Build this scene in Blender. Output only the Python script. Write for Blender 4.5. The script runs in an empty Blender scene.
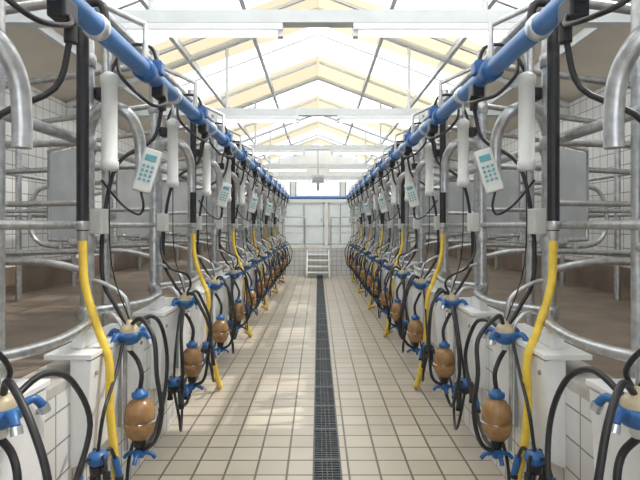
import bpy, bmesh, math, random
from mathutils import Vector, Matrix, Euler

scn = bpy.context.scene
scn.view_settings.view_transform = 'Standard'
scn.view_settings.look = 'None'
scn.view_settings.exposure = 0.0

# ------------------------------------------------------------------ materials
def new_mat(name):
    m = bpy.data.materials.new(name); m.use_nodes = True
    nt = m.node_tree
    return m, nt, nt.nodes['Principled BSDF']

def simple(name, col, rough=0.5, metal=0.0, var=0.12, scale=12.0, spec=0.5, bump=0.0):
    m, nt, b = new_mat(name)
    tc = nt.nodes.new('ShaderNodeTexCoord')
    n = nt.nodes.new('ShaderNodeTexNoise'); n.inputs['Scale'].default_value = scale
    n.inputs['Detail'].default_value = 4
    nt.links.new(tc.outputs['Object'], n.inputs['Vector'])
    r = nt.nodes.new('ShaderNodeValToRGB')
    r.color_ramp.elements[0].position = 0.3; r.color_ramp.elements[1].position = 0.7
    r.color_ramp.elements[0].color = (*[c*(1-var) for c in col], 1)
    r.color_ramp.elements[1].color = (*[min(1, c*(1+var)) for c in col], 1)
    nt.links.new(n.outputs['Fac'], r.inputs['Fac'])
    nt.links.new(r.outputs['Color'], b.inputs['Base Color'])
    b.inputs['Roughness'].default_value = rough
    b.inputs['Metallic'].default_value = metal
    b.inputs['Specular IOR Level'].default_value = spec
    if bump:
        bp = nt.nodes.new('ShaderNodeBump'); bp.inputs['Strength'].default_value = bump
        bp.inputs['Distance'].default_value = 0.01
        nt.links.new(n.outputs['Fac'], bp.inputs['Height'])
        nt.links.new(bp.outputs['Normal'], b.inputs['Normal'])
    return m

def tile_mat(name, c1, c2, grout, w, h, axes, mortar=0.006, rough=0.35, dirt=0.3, dirtcol=(0.35,0.28,0.2), dscale=1.3):
    m, nt, b = new_mat(name)
    tc = nt.nodes.new('ShaderNodeTexCoord')
    sp = nt.nodes.new('ShaderNodeSeparateXYZ'); cb = nt.nodes.new('ShaderNodeCombineXYZ')
    nt.links.new(tc.outputs['Object'], sp.inputs[0])
    nt.links.new(sp.outputs[axes[0]], cb.inputs['X']); nt.links.new(sp.outputs[axes[1]], cb.inputs['Y'])
    br = nt.nodes.new('ShaderNodeTexBrick')
    br.offset = 0.0; br.squash = 1.0
    br.inputs['Scale'].default_value = 1.0
    br.inputs['Color1'].default_value = (*c1, 1); br.inputs['Color2'].default_value = (*c2, 1)
    br.inputs['Mortar'].default_value = (*grout, 1)
    br.inputs['Mortar Size'].default_value = mortar
    br.inputs['Mortar Smooth'].default_value = 0.2
    br.inputs['Brick Width'].default_value = w; br.inputs['Row Height'].default_value = h
    nt.links.new(cb.outputs[0], br.inputs['Vector'])
    n = nt.nodes.new('ShaderNodeTexNoise'); n.inputs['Scale'].default_value = dscale; n.inputs['Detail'].default_value = 6
    nt.links.new(tc.outputs['Object'], n.inputs['Vector'])
    mr = nt.nodes.new('ShaderNodeMapRange'); mr.inputs['From Min'].default_value = 0.45; mr.inputs['From Max'].default_value = 0.75
    mr.inputs['To Max'].default_value = dirt
    nt.links.new(n.outputs['Fac'], mr.inputs['Value'])
    mx = nt.nodes.new('ShaderNodeMixRGB'); mx.inputs['Color2'].default_value = (*dirtcol, 1)
    nt.links.new(mr.outputs[0], mx.inputs['Fac']); nt.links.new(br.outputs['Color'], mx.inputs['Color1'])
    nt.links.new(mx.outputs[0], b.inputs['Base Color'])
    b.inputs['Roughness'].default_value = rough
    bp = nt.nodes.new('ShaderNodeBump'); bp.inputs['Strength'].default_value = 0.4; bp.inputs['Distance'].default_value = 0.004
    bp.invert = True
    nt.links.new(br.outputs['Fac'], bp.inputs['Height']); nt.links.new(bp.outputs['Normal'], b.inputs['Normal'])
    return m

M = {}
M['galv'] = simple('galvanized_steel', (0.50,0.515,0.53), 0.32, 0.72, 0.22, 25)
M['stainless'] = simple('stainless_sheet', (0.64,0.67,0.70), 0.30, 0.78, 0.10, 6)
M['blue'] = simple('blue_plastic', (0.025,0.12,0.34), 0.35, 0, 0.2, 20)
M['bluepipe'] = simple('blue_painted_pipe', (0.06,0.19,0.48), 0.35, 0, 0.15, 8)
M['black'] = simple('black_rubber', (0.018,0.018,0.022), 0.42, 0, 0.2, 30)
M['amber'] = simple('amber_jar', (0.31,0.175,0.075), 0.25, 0, 0.3, 18)
M['tan'] = simple('tan_plastic', (0.50,0.42,0.28), 0.35, 0, 0.15, 18)
M['yellow'] = simple('yellow_hose', (0.80,0.56,0.07), 0.45, 0, 0.12, 20)
M['white'] = simple('white_plastic', (0.82,0.83,0.84), 0.35, 0, 0.05, 5)
M['cyl'] = simple('off_white_cylinder', (0.66,0.67,0.67), 0.35, 0, 0.06, 8)
M['lgrey'] = simple('light_grey_plastic', (0.58,0.60,0.58), 0.4, 0, 0.05, 5)
M['teal'] = simple('teal_keypad', (0.08,0.30,0.36), 0.4, 0, 0.1, 20)
M['grate'] = simple('grate_steel', (0.10,0.11,0.12), 0.45, 0.4, 0.25, 20)
M['dark'] = simple('dark_channel', (0.02,0.02,0.02), 0.7, 0, 0.2, 20)
M['platform'] = simple('brown_rubber_floor', (0.19,0.145,0.11), 0.5, 0, 0.3, 3, bump=0.3)
M['kerb'] = simple('concrete_kerb', (0.48,0.46,0.43), 0.7, 0, 0.2, 6, bump=0.3)
M['roof'] = simple('cream_roof_panel', (0.84,0.77,0.66), 0.6, 0, 0.06, 2)
M['beam'] = simple('white_painted_beam', (0.68,0.71,0.73), 0.45, 0.1, 0.06, 6)
M['panel'] = simple('door_panel', (0.80,0.86,0.89), 0.35, 0, 0.05, 3)
M['frame'] = simple('grey_frame', (0.33,0.35,0.37), 0.4, 0.3, 0.1, 6)
M['plaster'] = simple('painted_wall', (0.80,0.82,0.82), 0.6, 0, 0.05, 3)
M['floor'] = tile_mat('floor_tile', (0.60,0.54,0.45), (0.525,0.47,0.39), (0.15,0.125,0.10), 0.2, 0.2, 'XY', 0.008, 0.30, 0.28)
M['wt_x'] = tile_mat('wall_tile_side', (0.76,0.77,0.77), (0.70,0.71,0.71), (0.27,0.26,0.25), 0.15, 0.15, 'YZ', 0.005, 0.25, 0.25)
M['wt_y'] = tile_mat('wall_tile_end', (0.76,0.77,0.77), (0.70,0.71,0.71), (0.27,0.26,0.25), 0.15, 0.15, 'XZ', 0.005, 0.25, 0.25)
def glaze(name, t, col):
    m = bpy.data.materials.new(name); m.use_nodes = True; nt = m.node_tree
    nt.nodes.clear()
    o = nt.nodes.new('ShaderNodeOutputMaterial'); mx = nt.nodes.new('ShaderNodeMixShader')
    a = nt.nodes.new('ShaderNodeBsdfTranslucent'); a.inputs['Color'].default_value = (*col,1)
    tr = nt.nodes.new('ShaderNodeBsdfTransparent')
    mx.inputs[0].default_value = t
    nt.links.new(a.outputs[0], mx.inputs[1]); nt.links.new(tr.outputs[0], mx.inputs[2]); nt.links.new(mx.outputs[0], o.inputs[0])
    return m
M['glaze'] = glaze('polycarbonate_glazing', 0.65, (0.93,0.94,0.93))
M['wglaze'] = glaze('frosted_window_glass', 0.32, (0.60,0.64,0.66))
M['cream_sheet'] = glaze('cream_translucent_sheet', 0.08, (0.52,0.47,0.38))
tm,tnt,tb=new_mat('lamp_tube'); tb.inputs['Base Color'].default_value=(0.9,0.9,0.9,1)
tb.inputs['Emission Color'].default_value=(0.95,0.98,1,1); tb.inputs['Emission Strength'].default_value=3.0
M['lamp']=tm

# ------------------------------------------------------------------ mesh builder
def catmull(pts, n=6):
    P = [Vector(p) for p in pts]
    if len(P) < 3: return P
    ext = [P[0]*2-P[1]] + P + [P[-1]*2-P[-2]]
    out = []
    for i in range(1, len(ext)-2):
        p0,p1,p2,p3 = ext[i-1],ext[i],ext[i+1],ext[i+2]
        for j in range(n):
            t = j/n
            out.append(0.5*((2*p1)+(-p0+p2)*t+(2*p0-5*p1+4*p2-p3)*t*t+(-p0+3*p1-3*p2+p3)*t**3))
    out.append(P[-1]); return out

class MB:
    def __init__(s): s.v=[]; s.f=[]; s.m=[]; s.sm=[]; s.mats=[]
    def mi(s, k):
        if k not in s.mats: s.mats.append(k)
        return s.mats.index(k)
    def add(s, vs, fs, mat, smooth):
        o=len(s.v); s.v += [tuple(v) for v in vs]; i=s.mi(mat)
        for f in fs: s.f.append([a+o for a in f]); s.m.append(i); s.sm.append(smooth)
    def tube(s, pts, r, mat, seg=8, n=6, curve=True):
        P = catmull(pts, n) if curve else [Vector(p) for p in pts]
        N=len(P); vs=[]; fs=[]; nrm=None
        for i,p in enumerate(P):
            t=(P[min(i+1,N-1)]-P[max(i-1,0)])
            if t.length<1e-7: t=Vector((0,0,1))
            t.normalize()
            if nrm is None:
                a=Vector((0,0,1)) if abs(t.z)<0.9 else Vector((1,0,0))
                nrm=t.cross(a).normalized()
            else:
                nrm=nrm-t*nrm.dot(t)
                if nrm.length<1e-5: nrm=t.orthogonal()
                nrm.normalize()
            b=t.cross(nrm)
            for k in range(seg):
                an=2*math.pi*k/seg
                vs.append(p+(nrm*math.cos(an)+b*math.sin(an))*r)
        for i in range(N-1):
            for k in range(seg):
                a=i*seg+k; b2=i*seg+(k+1)%seg
                fs.append([a,b2,b2+seg,a+seg])
        s.add(vs,fs,mat,True)
        s.add([vs[k] for k in range(seg)],[list(range(seg))[::-1]],mat,False)
        s.add([vs[(N-1)*seg+k] for k in range(seg)],[list(range(seg))],mat,False)
    def cyl(s, p0, p1, r, mat, seg=10): s.tube([p0,p1], r, mat, seg, curve=False)
    def lathe(s, c, prof, mat, seg=14, axis=(0,0,1)):
        q = Vector((0,0,1)).rotation_difference(Vector(axis).normalized()); c=Vector(c)
        vs=[]; fs=[]; n=len(prof)
        for (r,h) in prof:
            for k in range(seg):
                a=2*math.pi*k/seg
                vs.append(c+q@Vector((r*math.cos(a),r*math.sin(a),h)))
        for i in range(n-1):
            for k in range(seg):
                a=i*seg+k; b=i*seg+(k+1)%seg
                fs.append([a,b,b+seg,a+seg])
        s.add(vs,fs,mat,True)
        s.add(vs[:seg],[list(range(seg))[::-1]],mat,False)
        s.add(vs[-seg:],[list(range(seg))],mat,False)
    def box(s, c, size, mat, rot=None, bevel=0.0):
        bm=bmesh.new(); bmesh.ops.create_cube(bm,size=1)
        for v in bm.verts: v.co=Vector((v.co.x*size[0],v.co.y*size[1],v.co.z*size[2]))
        if bevel: bmesh.ops.bevel(bm,geom=list(bm.edges),offset=bevel,segments=2,affect='EDGES',profile=0.6)
        R=Euler(rot).to_matrix() if rot else Matrix.Identity(3)
        bm.verts.index_update()
        vs=[R@v.co+Vector(c) for v in bm.verts]; fs=[[v.index for v in f.verts] for f in bm.faces]
        bm.free(); s.add(vs,fs,mat,False)
    def b2(s, x0,x1,y0,y1,z0,z1, mat, bevel=0.0):
        s.box(((x0+x1)/2,(y0+y1)/2,(z0+z1)/2),(abs(x1-x0),abs(y1-y0),abs(z1-z0)),mat,None,bevel)
    def obj(s, name, side=1, loc=(0,0,0)):
        me=bpy.data.meshes.new(name)
        vs=[(v[0]*side,v[1],v[2]) for v in s.v]
        fs=[f[::-1] for f in s.f] if side<0 else s.f
        me.from_pydata(vs,[],fs)
        for k in s.mats: me.materials.append(M[k])
        me.polygons.foreach_set('material_index', s.m); me.polygons.foreach_set('use_smooth', s.sm)
        me.update()
        o=bpy.data.objects.new(name,me); o.location=loc; scn.collection.objects.link(o); return o

# ------------------------------------------------------------------ dimensions
Y0, YE, YB = -1.2, 16.0, 18.0
PW, PH = 1.18, 0.85
WX = 3.3
DX0, DX1 = -0.035, 0.155
STALLS = [2.75+1.13*k for k in range(-1,12)]

f=MB(); 
f.b2(-PW,DX0,Y0,YE,-0.12,0,'floor'); f.b2(DX1,PW,Y0,YE,-0.12,0,'floor'); f.b2(DX0,DX1,Y0,YE,-0.12,-0.06,'dark')
f.obj('floor')
g=MB()
g.b2(DX0,DX0+0.012,Y0,YE,-0.05,0.004,'grate'); g.b2(DX1-0.012,DX1,Y0,YE,-0.05,0.004,'grate')
for xx in (0.028,0.06,0.092): g.b2(xx-0.003,xx+0.003,Y0,YE,-0.03,0.001,'grate')
y=Y0+0.02; n=0
while y<YE-0.02:
    w=0.006 if n%15 else 0.016
    g.b2(DX0+0.012,DX1-0.012,y-w,y+w,-0.03,0.003,'grate'); y+=0.034; n+=1
g.obj('drain_grate')

for s in (-1,1):
    p=MB()
    p.b2(PW,WX-0.002,Y0,YE,-0.12,PH-0.02,'wt_x')
    p.b2(PW+0.22,WX-0.002,Y0,YE,PH-0.02,PH,'platform')
    p.b2(PW,PW+0.22,Y0,YE,PH-0.02,PH+0.03,'kerb',0.006)
    p.obj('cow_platform',s)
WL=WX-0.005
e=MB(); e.b2(-WL,WL,YE+0.002,YB-0.005,-0.12,PH,'wt_y'); e.b2(-WL,WL,YE+0.02,YB-0.005,PH,PH+0.01,'kerb'); e.obj('end_landing')
e=MB(); e.b2(-WL,WL,-2.995,Y0-0.002,-0.12,PH,'wt_y'); e.obj('entrance_landing')

for s,nm in ((-1,'wall_left'),(1,'wall_right')):
    w=MB(); w.b2(WX,WX+0.2,-3,YB,-0.12,3.2,'wt_x'); w.obj(nm,s)
    w=MB(); w.b2(WX-0.05,WX-0.002,Y0,YE,PH,PH+0.30,'platform'); w.obj('baseboard_'+nm[5:],s)
w=MB()
w.b2(-WX,WX,YB,YB+0.2,-0.12,PH,'plaster')
w.b2(-WX,WX,YB,YB+0.2,2.42,2.62,'plaster')
w.b2(-WX,-1.25,YB,YB+0.2,PH,2.42,'wt_y'); w.b2(1.25,WX,YB,YB+0.2,PH,2.42,'wt_y')
w.b2(0.24,0.36,YB,YB+0.2,PH,2.42,'plaster')
for xx in (-3.2,-2.0,-0.9,0.9,2.0,3.2): w.b2(xx-0.08,xx+0.08,YB,YB+0.2,2.62,3.3,'plaster')
w.b2(-WX,WX,YB,YB+0.2,3.3,3.75,'plaster')
w.b2(-2,2,YB,YB+0.2,3.7,4.1,'plaster'); w.b2(-0.9,0.9,YB,YB+0.2,4.1,4.45,'plaster')
w.obj('wall_back')
def door(x0,x1,n):
    d=MB(); z0,z1=PH+0.011,2.415; y=YB+0.05
    d.b2(x0,x1,y,y+0.05,z0,z1,'panel')
    for a,b,c,dd in ((x0,x0+0.06,z0,z1),(x1-0.06,x1,z0,z1),(x0,x1,z1-0.06,z1),(x0,x1,z0,z0+0.08),(x0,x1,1.55,1.60)):
        d.b2(a,b,y-0.03,y,c,dd,'lgrey')
    mid=(x0+x1)/2; d.b2(mid-0.015,mid+0.015,y-0.025,y,z0,z1,'frame')
    d.b2(x1-0.12,x1-0.09,y-0.08,y-0.02,1.7,1.85,'galv')
    d.obj('door_%d'%n)
door(-1.248,0.238,1); door(0.362,1.248,2)
for i,(a,b) in enumerate(((-3.12,-2.08),(-1.92,-0.98),(-0.82,0.82),(0.98,1.92),(2.08,3.12))):
    d=MB(); d.b2(a,b,YB+0.09,YB+0.10,2.62,3.3,'wglaze'); 
    d.b2(a,b,YB+0.07,YB+0.12,2.62,2.66,'frame'); d.b2(a,b,YB+0.07,YB+0.12,3.26,3.3,'frame')
    d.b2(a,a+0.04,YB+0.07,YB+0.12,2.62,3.3,'frame'); d.b2(b-0.04,b,YB+0.07,YB+0.12,2.62,3.3,'frame')
    d.obj('window_%d'%(i+1))
w=MB(); w.b2(-WX,-1.6,-3.2,-3,-0.12,3.2,'plaster'); w.b2(1.6,WX,-3.2,-3,-0.12,3.2,'plaster'); w.b2(-WX,WX,-3.2,-3,3.2,3.9,'plaster'); w.obj('wall_front')

# roof
r=MB(); RZ=lambda x: 4.5-(abs(x)/WX)*1.25
def slope(mb,x0,x1,y0,y1,mat,t=0.05,dz=0):
    vs=[(x0,y0,RZ(x0)+dz),(x1,y0,RZ(x1)+dz),(x1,y1,RZ(x1)+dz),(x0,y1,RZ(x0)+dz)]
    vs+= [(a,b,c+t) for a,b,c in vs]
    mb.add(vs,[[0,1,2,3],[7,6,5,4],[0,4,5,1],[1,5,6,2],[2,6,7,3],[3,7,4,0]],mat,False)
SX=2.3
for s in (-1,1):
    slope(r,s*SX,s*(WX+0.25),-3.2,YB+0.2,'roof')
    yy=-3.2; k=0
    while yy<YB+0.1:
        L=min((1.4,1.2)[k%2],YB+0.2-yy)
        slope(r,0,s*SX,yy,yy+L,('glaze','cream_sheet')[k%2],0.01)
        yy+=L; k+=1
r.obj('ceiling')
t=MB()
yy=-2.4
while yy<YB:
    for s in (-1,1):
        t.tube([(0,yy,RZ(0)-0.07),(s*WX,yy,RZ(WX)-0.07)],0.045,'beam',6,curve=False)
        t.tube([(s*1.2,yy,3.1),(s*1.2,yy,RZ(1.2)-0.07)],0.022,'beam',6,curve=False)
    t.b2(-WX+0.01,WX-0.01,yy-0.05,yy+0.05,3.04,3.13,'beam')
    yy+=3.0
for xx in (-2.6,-1.7,-0.85,0.85,1.7,2.6):
    t.b2(xx-0.025,xx+0.025,-2.99,YB-0.01,RZ(xx)-0.10,RZ(xx)-0.015,'beam')
yy=-2.9
while yy<YB:
    for s in (-1,1): slope(t,s*0.02,s*SX,yy-0.022,yy+0.022,'beam',0.04,-0.045)
    yy+=1.3
t.obj('roof_truss')
yy=0.6
while yy<YB:
    for s in (-1,1):
        L=MB(); L.b2(-0.6,0.6,-0.05,0.05,-0.05,0.0,'white',0.006)
        L.cyl((-0.56,0,-0.07),(0.56,0,-0.07),0.016,'lamp',8)
        L.b2(-0.6,-0.56,-0.03,0.03,-0.09,-0.05,'white'); L.b2(0.56,0.6,-0.03,0.03,-0.09,-0.05,'white')
        L.obj('strip_light',1,(s*0.85,yy,3.039))
    yy+=3.0

st=MB()
for i in range(4):
    h=(i+1)*0.17; yb=YE-0.02-(3-i)*0.22
    st.b2(-0.32,0.32,yb-0.24,yb,h-0.035,h,'white',0.004)
for s in (-1,1):
    st.tube([(s*0.34,YE-0.95,0.02),(s*0.34,YE-0.95,0.1),(s*0.34,YE-0.04,0.78)],0.025,'white',6,curve=False)
    st.tube([(s*0.36,YE-0.7,0.0),(s*0.36,YE-0.7,0.55)],0.02,'white',6,curve=False)
st.obj('steps')
e=MB()
for s in (-1,1):
    e.tube([(s*0.42,YE+0.1,PH+0.01),(s*0.42,YE+0.1,1.75),(s*0.5,YE+0.1,1.85),(s*1.1,YE+0.1,1.85),(s*1.15,YE+0.1,1.75),(s*1.15,YE+0.1,PH+0.01)],0.02,'galv',8,3)
    e.tube([(s*0.42,YE+0.1,1.35),(s*1.15,YE+0.1,1.35)],0.016,'galv',6,curve=False)
e.obj('end_railing')
l=MB(); l.b2(-0.12,0.12,9.55,9.59,2.40,2.56,'lgrey',0.01); l.b2(-0.09,0.09,9.535,9.55,2.44,2.52,'frame')
l.cyl((0,9.57,2.5),(0,9.6,3.05),0.01,'galv'); l.cyl((0,9.57,2.26),(0,9.57,2.40),0.025,'frame')
l.obj('hanging_sign')
c=MB(); c.tube([(-0.89,15.6,2.45),(0.89,15.6,2.45)],0.045,'bluepipe',10,curve=False)
c.obj('blue_cross_pipe')

# ------------------------------------------------------------------ per side runs
def stall_run(side):
    m=MB(); X=1.27
    for Y in STALLS:
        m.cyl((X,Y,PH+0.03),(X,Y,2.95),0.037,'galv',12)
        m.lathe((X,Y,PH+0.03),[(0.07,0),(0.07,0.012),(0.045,0.014),(0.041,0.05)],'galv',12)
        for h in (1.12,1.5,2.05,2.5): m.lathe((X,Y,h-0.035),[(0.046,0),(0.049,0.01),(0.049,0.06),(0.046,0.07)],'galv',12)
        m.tube([(X,Y,1.12),(X-0.06,Y+0.12,1.12),(X-0.13,Y+0.3,1.11),(X-0.15,Y+0.56,1.10),(X-0.13,Y+0.83,1.11),(X-0.06,Y+1.01,1.12),(X,Y+1.13,1.12)],0.025,'galv',8,4)
        m.cyl((X+0.16,Y+0.62,PH),(X+0.16,Y+0.62,2.85),0.026,'galv',10)
        m.tube([(X,Y,1.5),(X+0.12,Y+0.08,1.5),(X+0.16,Y+0.3,1.5),(X+0.16,Y+0.62,1.5)],0.022,'galv',8,4)
        m.tube([(X,Y,2.05),(1.5,Y,2.05),(2.6,Y+0.02,2.0),(2.85,Y+0.02,1.9),(2.9,Y+0.02,1.6),(2.8,Y+0.02,1.42),(2.5,Y+0.02,1.38),(1.6,Y,1.4),(X,Y,1.35)],0.022,'galv',8,4)
        m.tube([(2.0,Y+0.01,2.03),(2.0,Y+0.01,1.4)],0.018,'galv',6,curve=False)
        m.tube([(X,Y,1.72),(2.87,Y+0.02,1.70)],0.018,'galv',6,curve=False)
        m.cyl((3.0,Y,PH),(3.0,Y,2.6),0.03,'galv',8)
        m.tube([(X,Y,2.85),(3.0,Y,2.6)],0.028,'galv',8,curve=False)
        m.tube([(X,Y,2.85),(0.95,Y,2.7),(0.95,Y,2.50)],0.018,'galv',6,curve=False)
    for h,r in ((1.6,0.020),(2.05,0.026),(2.85,0.03)):
        m.cyl((X,Y0+0.1,h),(X,STALLS[-1]+0.6,h),r,'galv',8)
    for h in (1.3,1.7,2.1): m.cyl((3.0,Y0+0.1,h),(3.0,STALLS[-1]+0.6,h),0.022,'galv',8)
    m.obj('stall_frame',side)
    p=MB(); 
    p.cyl((0.95,Y0+0.1,2.45),(0.95,15.7,2.45),0.047,'bluepipe',14)
    p.cyl((1.08,Y0+0.1,2.56),(1.08,15.7,2.56),0.030,'stainless',10)
    for Y in STALLS:
        p.lathe((0.95,Y-0.05,2.45),[(0.048,0),(0.060,0.005),(0.060,0.095),(0.048,0.1)],'blue',14,(0,1,0))
        p.lathe((0.95,Y+0.5,2.45),[(0.048,0),(0.057,0.005),(0.057,0.045),(0.048,0.05)],'stainless',14,(0,1,0))
        p.cyl((0.95,Y+0.2,2.48),(0.95,Y+0.2,2.57),0.025,'blue',8)
        p.cyl((0.95,Y+0.3,2.42),(0.95,Y+0.3,2.30),0.025,'black',8)
        p.box((0.94,Y+0.22,2.39),(0.07,0.10,0.08),'black',None,0.01)
        p.box((0.91,Y+0.1,2.49),(0.06,0.08,0.07),'blue',None,0.01)
    p.obj('milk_pipeline',side)

    for i,Y in enumerate(STALLS):
        rnd=random.Random(i*7+(3 if side>0 else 50))
        J=lambda a=0.02: rnd.uniform(-a,a)
        hose = (i%2==1)
        # ---- kerb cabinet (white)
        b=MB()
        x0,x1=PW-0.10,PW-0.001; L=0.37
        vs=[(x0+0.03,-L,0.47),(x1,-L,0.44),(x1,-L,0.97),(x0,-L,0.95),
            (x0+0.03,L,0.47),(x1,L,0.44),(x1,L,0.97),(x0,L,0.95)]
        b.add(vs,[[0,1,2,3],[7,6,5,4],[0,4,5,1],[1,5,6,2],[2,6,7,3],[3,7,4,0]],'white',False)
        b.b2(x0-0.008,x1+0.12,-L-0.015,L+0.015,0.96,0.985,'white',0.004)
        b.b2(x0+0.002,x0+0.02,-0.006,0.006,0.49,0.95,'frame')
        b.b2(x1-0.02,x1+0.04,-0.28,-0.08,0.985,1.06,'white',0.01)
        for yy in (-0.31,0.31): b.cyl((x0-0.004,yy,0.88),(x0+0.02,yy,0.88),0.012,'frame',8)
        b.obj('splash_cabinet',side,(0,Y,0))
        # ---- stainless panel
        q=MB()
        q.box((1.57,0.42,1.80),(0.56,0.008,0.56),'stainless',(0,0,math.radians(38)))
        q.tube([(1.34,0.22,1.50),(1.34,0.22,2.10),(1.80,0.60,2.10),(1.80,0.60,1.50),(1.34,0.22,1.50)],0.014,'galv',6,curve=False)
        q.tube([(1.34,0.22,2.0),(1.27,0.12,2.05)],0.012,'galv',6,curve=False)
        q.obj('butt_plate',side,(0,Y,0))
        # ---- controller
        if hose:
            k=MB()
            R=(math.radians(-8),math.radians(-16),math.radians(-14))
            Rm=Euler(R).to_matrix(); C=Vector((0.945,0.02,1.90))
            P=lambda x,y,z: tuple(C+Rm@Vector((x,y,z)))
            k.box(C,(0.098,0.045,0.25),'lgrey',R,0.012)
            k.box(P(0,-0.024,0.07),(0.06,0.006,0.035),'teal',R,0.002)
            for ix in (-1,0,1):
                for iz in range(4):
                    k.box(P(ix*0.024,-0.025,0.02-iz*0.026),(0.014,0.007,0.013),'teal',R)
            k.cyl(P(0,0.02,0),(1.0,0.06,1.98),0.012,'galv',8)
            k.tube([P(0,0,-0.12),(0.96,0.0,1.70),(1.02,0.08,1.66),(1.12,0.10,1.72),(1.2,0.02,1.85)],0.007,'black',6)
            k.obj('control_panel',side,(0,Y,0))
        # ---- milking unit
        u=MB()
        u.tube([(1.27,0,1.95),(1.26,-0.0,2.12),(1.20,-0.03,2.22),(1.11,-0.04,2.24),(1.03,-0.02,2.20),(1.0,0.04,2.10),(1.0,0.07,1.98),(1.0,0.07,1.86)],0.032,'galv',10,5)
        ty=-0.16
        u.lathe((1.08,ty,1.88),[(0.03,0),(0.046,0.01),(0.046,0.05),(0.040,0.055),(0.040,0.44),(0.046,0.445),(0.046,0.49),(0.02,0.51)],'cyl',14)
        u.cyl((1.08,ty,2.36),(1.08,ty,2.55),0.01,'galv',6)
        u.tube([(1.08,ty,1.88),(1.07,ty,1.4),(1.03,0.0,1.06)],0.004,'black',5,4)
        u.box((1.21,0.02,1.62),(0.07,0.10,0.14),'lgrey',None,0.008)
        u.box((1.2,0.06,2.33),(0.08,0.09,0.07),'black',None,0.01)
        u.tube([(1.17,0,1.12),(1.12,0.0,1.10),(1.065,0,1.0),(1.062,0,0.7),(1.055,0,0.36)],0.012,'galv',8,4)
        u.tube([(1.27,0,1.3),(1.18,0,1.28),(1.06,0,1.2),(1.04,0,1.08)],0.012,'galv',8,4)
        # claw
        cx,cy,cz=1.03,0.0+J(),1.015+J(0.01)
        u.lathe((cx,cy,cz-0.04),[(0.02,-0.03),(0.045,-0.02),(0.064,0.0),(0.07,0.02),(0.07,0.035),(0.056,0.04)],'blue',16)
        u.lathe((cx,cy,cz),[(0.052,0),(0.050,0.018),(0.036,0.036),(0.018,0.044),(0.016,0.062),(0.008,0.066)],'tan',14)
        a0=rnd.uniform(0.3,0.9)
        for q4 in range(4):
            a=a0+q4*math.pi/2; dx,dy=math.cos(a),math.sin(a)
            u.tube([(cx+dx*0.05,cy+dy*0.05,cz-0.02),(cx+dx*0.10,cy+dy*0.10,cz+0.0),(cx+dx*0.13,cy+dy*0.13,cz-0.03)],0.015,'blue',8,3)
            u.tube([(cx+dx*0.13,cy+dy*0.13,cz-0.03),(cx+dx*0.14,cy+dy*0.14,cz-0.055)],0.019,'stainless',8,curve=False)
        u.lathe((cx,cy,cz-0.10),[(0.018,0),(0.024,0.01),(0.024,0.04)],'stainless',10)
        # amber jar
        jx,jy,jz=0.98,J(0.01),0.425
        u.lathe((jx,jy,jz),[(0.025,0),(0.05,0.005),(0.070,0.03),(0.081,0.07),(0.081,0.095),(0.076,0.10),(0.081,0.105),(0.081,0.145),(0.072,0.18),(0.052,0.21),(0.036,0.22),(0.036,0.23)],'amber',20)
        u.lathe((jx,jy,jz+0.228),[(0.040,0),(0.044,0.005),(0.044,0.025),(0.03,0.03),(0.018,0.05)],'blue',14)
        u.lathe((jx,jy,jz-0.05),[(0.02,0),(0.032,0.01),(0.035,0.05),(0.03,0.06)],'black',12)
        u.cyl((jx,jy,jz+0.1),(1.06,0,jz+0.1),0.012,'galv',6)
        u.tube([(jx-0.02,jy-0.080,jz+0.1),(jx-0.085,jy,jz+0.1),(jx-0.02,jy+0.080,jz+0.1),(1.06,0.0,jz+0.1)],0.006,'stainless',5,4)
        u.tube([(jx,jy,jz+0.26),(jx-0.01,jy,0.78),(jx+0.02,jy+0.02,0.85),(cx,cy,cz-0.1)],0.013,'black',8,4)
        u.box((jx,jy,jz-0.075),(0.06,0.06,0.045),'blue',None,0.01)
        for dx,dy in ((-1,0),(1,0),(0,-1),(0,1)):
            u.tube([(jx,jy,jz-0.075),(jx+dx*0.06,jy+dy*0.06,jz-0.08),(jx+dx*0.085,jy+dy*0.085,jz-0.105)],0.012,'blue',7,3)
        # second claw with teat cups
        kx,ky,kz=1.02+J(0.01),-0.40+J(0.03),0.46+J(0.02)
        u.lathe((kx,ky,kz),[(0.03,0),(0.045,0.015),(0.05,0.035),(0.04,0.055),(0.02,0.065)],'blue',14)
        u.lathe((kx,ky,kz-0.045),[(0.02,0),(0.035,0.012),(0.038,0.045)],'black',12)
        for q4 in range(4):
            a=q4*math.pi/2+0.6+J(0.2); dx,dy=math.cos(a)*0.6,math.sin(a)
            u.tube([(kx+dx*0.03,ky+dy*0.03,kz+0.03),(kx+dx*0.08,ky+dy*0.08,kz+0.05),(kx+dx*0.11,ky+dy*0.12,kz-0.01)],0.009,'black',6,4)
            e0=Vector((kx+dx*0.11,ky+dy*0.12,kz-0.01)); e1=e0+Vector((dx*0.02,dy*0.04,-0.10))
            u.tube([e0,e1],0.018,'blue' if q4%2 else 'black',8,curve=False)
            u.tube([e1,e1+Vector((0,0,-0.02))],0.022,'black',8,curve=False)
        u.tube([(kx,ky,kz+0.06),(1.0,ky,kz+0.25),(1.03,-0.2,0.84),(1.04,-0.08,0.98)],0.009,'black',8,5)
        # big hose arcs
        u.tube([(cx-0.01,cy,cz+0.04),(0.95+J(),-0.06,1.09+J()),(0.87+J(0.03),-0.12,1.0),(0.81+J(0.03),-0.15,0.82),(0.81+J(0.03),-0.13,0.62),(0.87,-0.08,0.44+J()),(jx,jy,jz-0.075)],0.012,'black',9,6)
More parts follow.
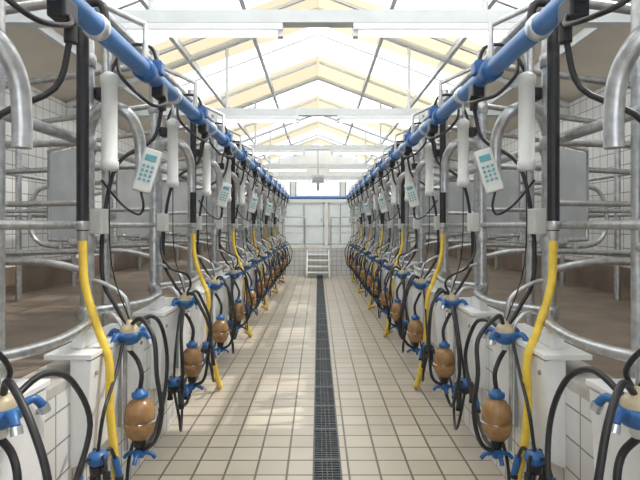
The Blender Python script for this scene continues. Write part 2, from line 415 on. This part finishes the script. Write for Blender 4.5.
        u.tube([(cx,cy+0.05,cz),(1.0,0.20,1.05+J(0.03)),(0.98,0.36+J(0.04),0.98),(0.95+J(0.03),0.45+J(0.04),0.76),(0.96+J(0.03),0.38,0.52),(0.98,0.22,0.38+J(0.03)),(jx,jy+0.05,jz-0.08)],0.012,'black',9,6)
        if not hose:
            u.tube([(1.04,-0.04,0.95),(0.99,-0.2,0.98),(0.98+J(0.02),-0.34,0.82),(0.96+J(0.02),-0.40+J(0.04),0.58),(0.97,-0.30,0.32+J(0.03)),(0.99,-0.12,0.26),(jx,jy,jz-0.09)],0.012,'black',8,6)
        u.tube([(kx,ky,kz-0.03),(kx-0.05,ky-0.05,kz-0.2),(0.99,ky+0.1,0.12+J(0.02)),(1.05,-0.02,0.14),(1.07,0.1,0.3),(1.045,0.3,0.5)],0.010,'black',7,5)
        # drop hoses
        u.tube([(0.95,0.3,2.32),(1.0,0.28,2.12),(1.16,0.14,1.95),(1.215,0.08,1.6),(1.21,0.06,1.3),(1.14,0.06,1.15),(1.05,0.03,1.03)],0.012,'black',8,5)
        u.tube([(0.95,0.2,2.57),(0.99,0.2,2.65),(1.1,0.16,2.64),(1.18,0.12,2.5),(1.2,0.07,2.35)],0.011,'black',8,5)
        u.tube([(0.92,0.22,2.38),(0.88,0.15,2.31),(0.90,0.0,2.27+J()),(0.96,-0.08,2.30),(1.05,-0.10,2.40),(1.08,-0.05,2.54)],0.010,'black',7,5)
        if not hose:
            u.tube([(1.21,0.02,1.56),(1.20,-0.06,1.4),(1.1,-0.16,1.28),(0.99,-0.12,1.22+J()),(0.98,-0.03,1.14),(1.02,0,1.07)],0.009,'black',7,5)
        u.obj('milking_unit',side,(0,Y,0))
        # ---- wash hose
        if hose:
            h=MB(); yo=-0.20
            h.cyl((1.2,yo,1.57),(1.2,yo,2.62),0.030,'black',12)
            h.tube([(1.2,yo,2.62),(1.18,yo,2.72),(1.1,yo,2.72),(1.08,yo,2.58)],0.022,'black',8,4)
            h.lathe((1.2,yo,1.52),[(0.02,0),(0.026,0.005),(0.026,0.05),(0.034,0.06),(0.034,0.1)],'stainless',12)
            h.tube([(1.2,yo,1.54),(1.185,yo-0.01,1.3),(1.11,yo-0.03,1.08),(1.045,yo-0.05,0.92),(1.04+J(0.01),yo-0.05,0.7),(1.02+J(0.015),yo-0.05,0.45),(0.98+J(0.02),yo-0.04,0.2),(0.95,yo+0.0,0.06),(0.96,yo+0.12,0.021),(1.02,yo+0.3,0.021),(1.1,yo+0.42,0.021)],0.0205,'yellow',10,7)
            h.obj('wash_hose',side,(0,Y,0))
stall_run(-1); stall_run(1)

# ------------------------------------------------------------------ light
w=bpy.data.worlds.new('World'); scn.world=w; w.use_nodes=True
bg=w.node_tree.nodes['Background']; bg.inputs['Color'].default_value=(0.93,0.97,1.0,1); bg.inputs['Strength'].default_value=2.7
sd=bpy.data.lights.new('sun','SUN'); sd.energy=5.0; sd.angle=math.radians(0.8); sd.color=(1,0.96,0.90)
so=bpy.data.objects.new('sun',sd); scn.collection.objects.link(so)
so.rotation_euler=Vector((0.66,0.18,1.0)).to_track_quat('Z','Y').to_euler()
so.location=(4,3,8)

cd=bpy.data.cameras.new('camera'); cam=bpy.data.objects.new('camera',cd); scn.collection.objects.link(cam)
cam.location=(0,0,1.6); cam.rotation_euler=(math.radians(90),0,0)
cd.sensor_width=36; cd.lens=36*500/640
cd.shift_x=2/640; cd.shift_y=-15/640; cd.clip_start=0.05
scn.camera=cam
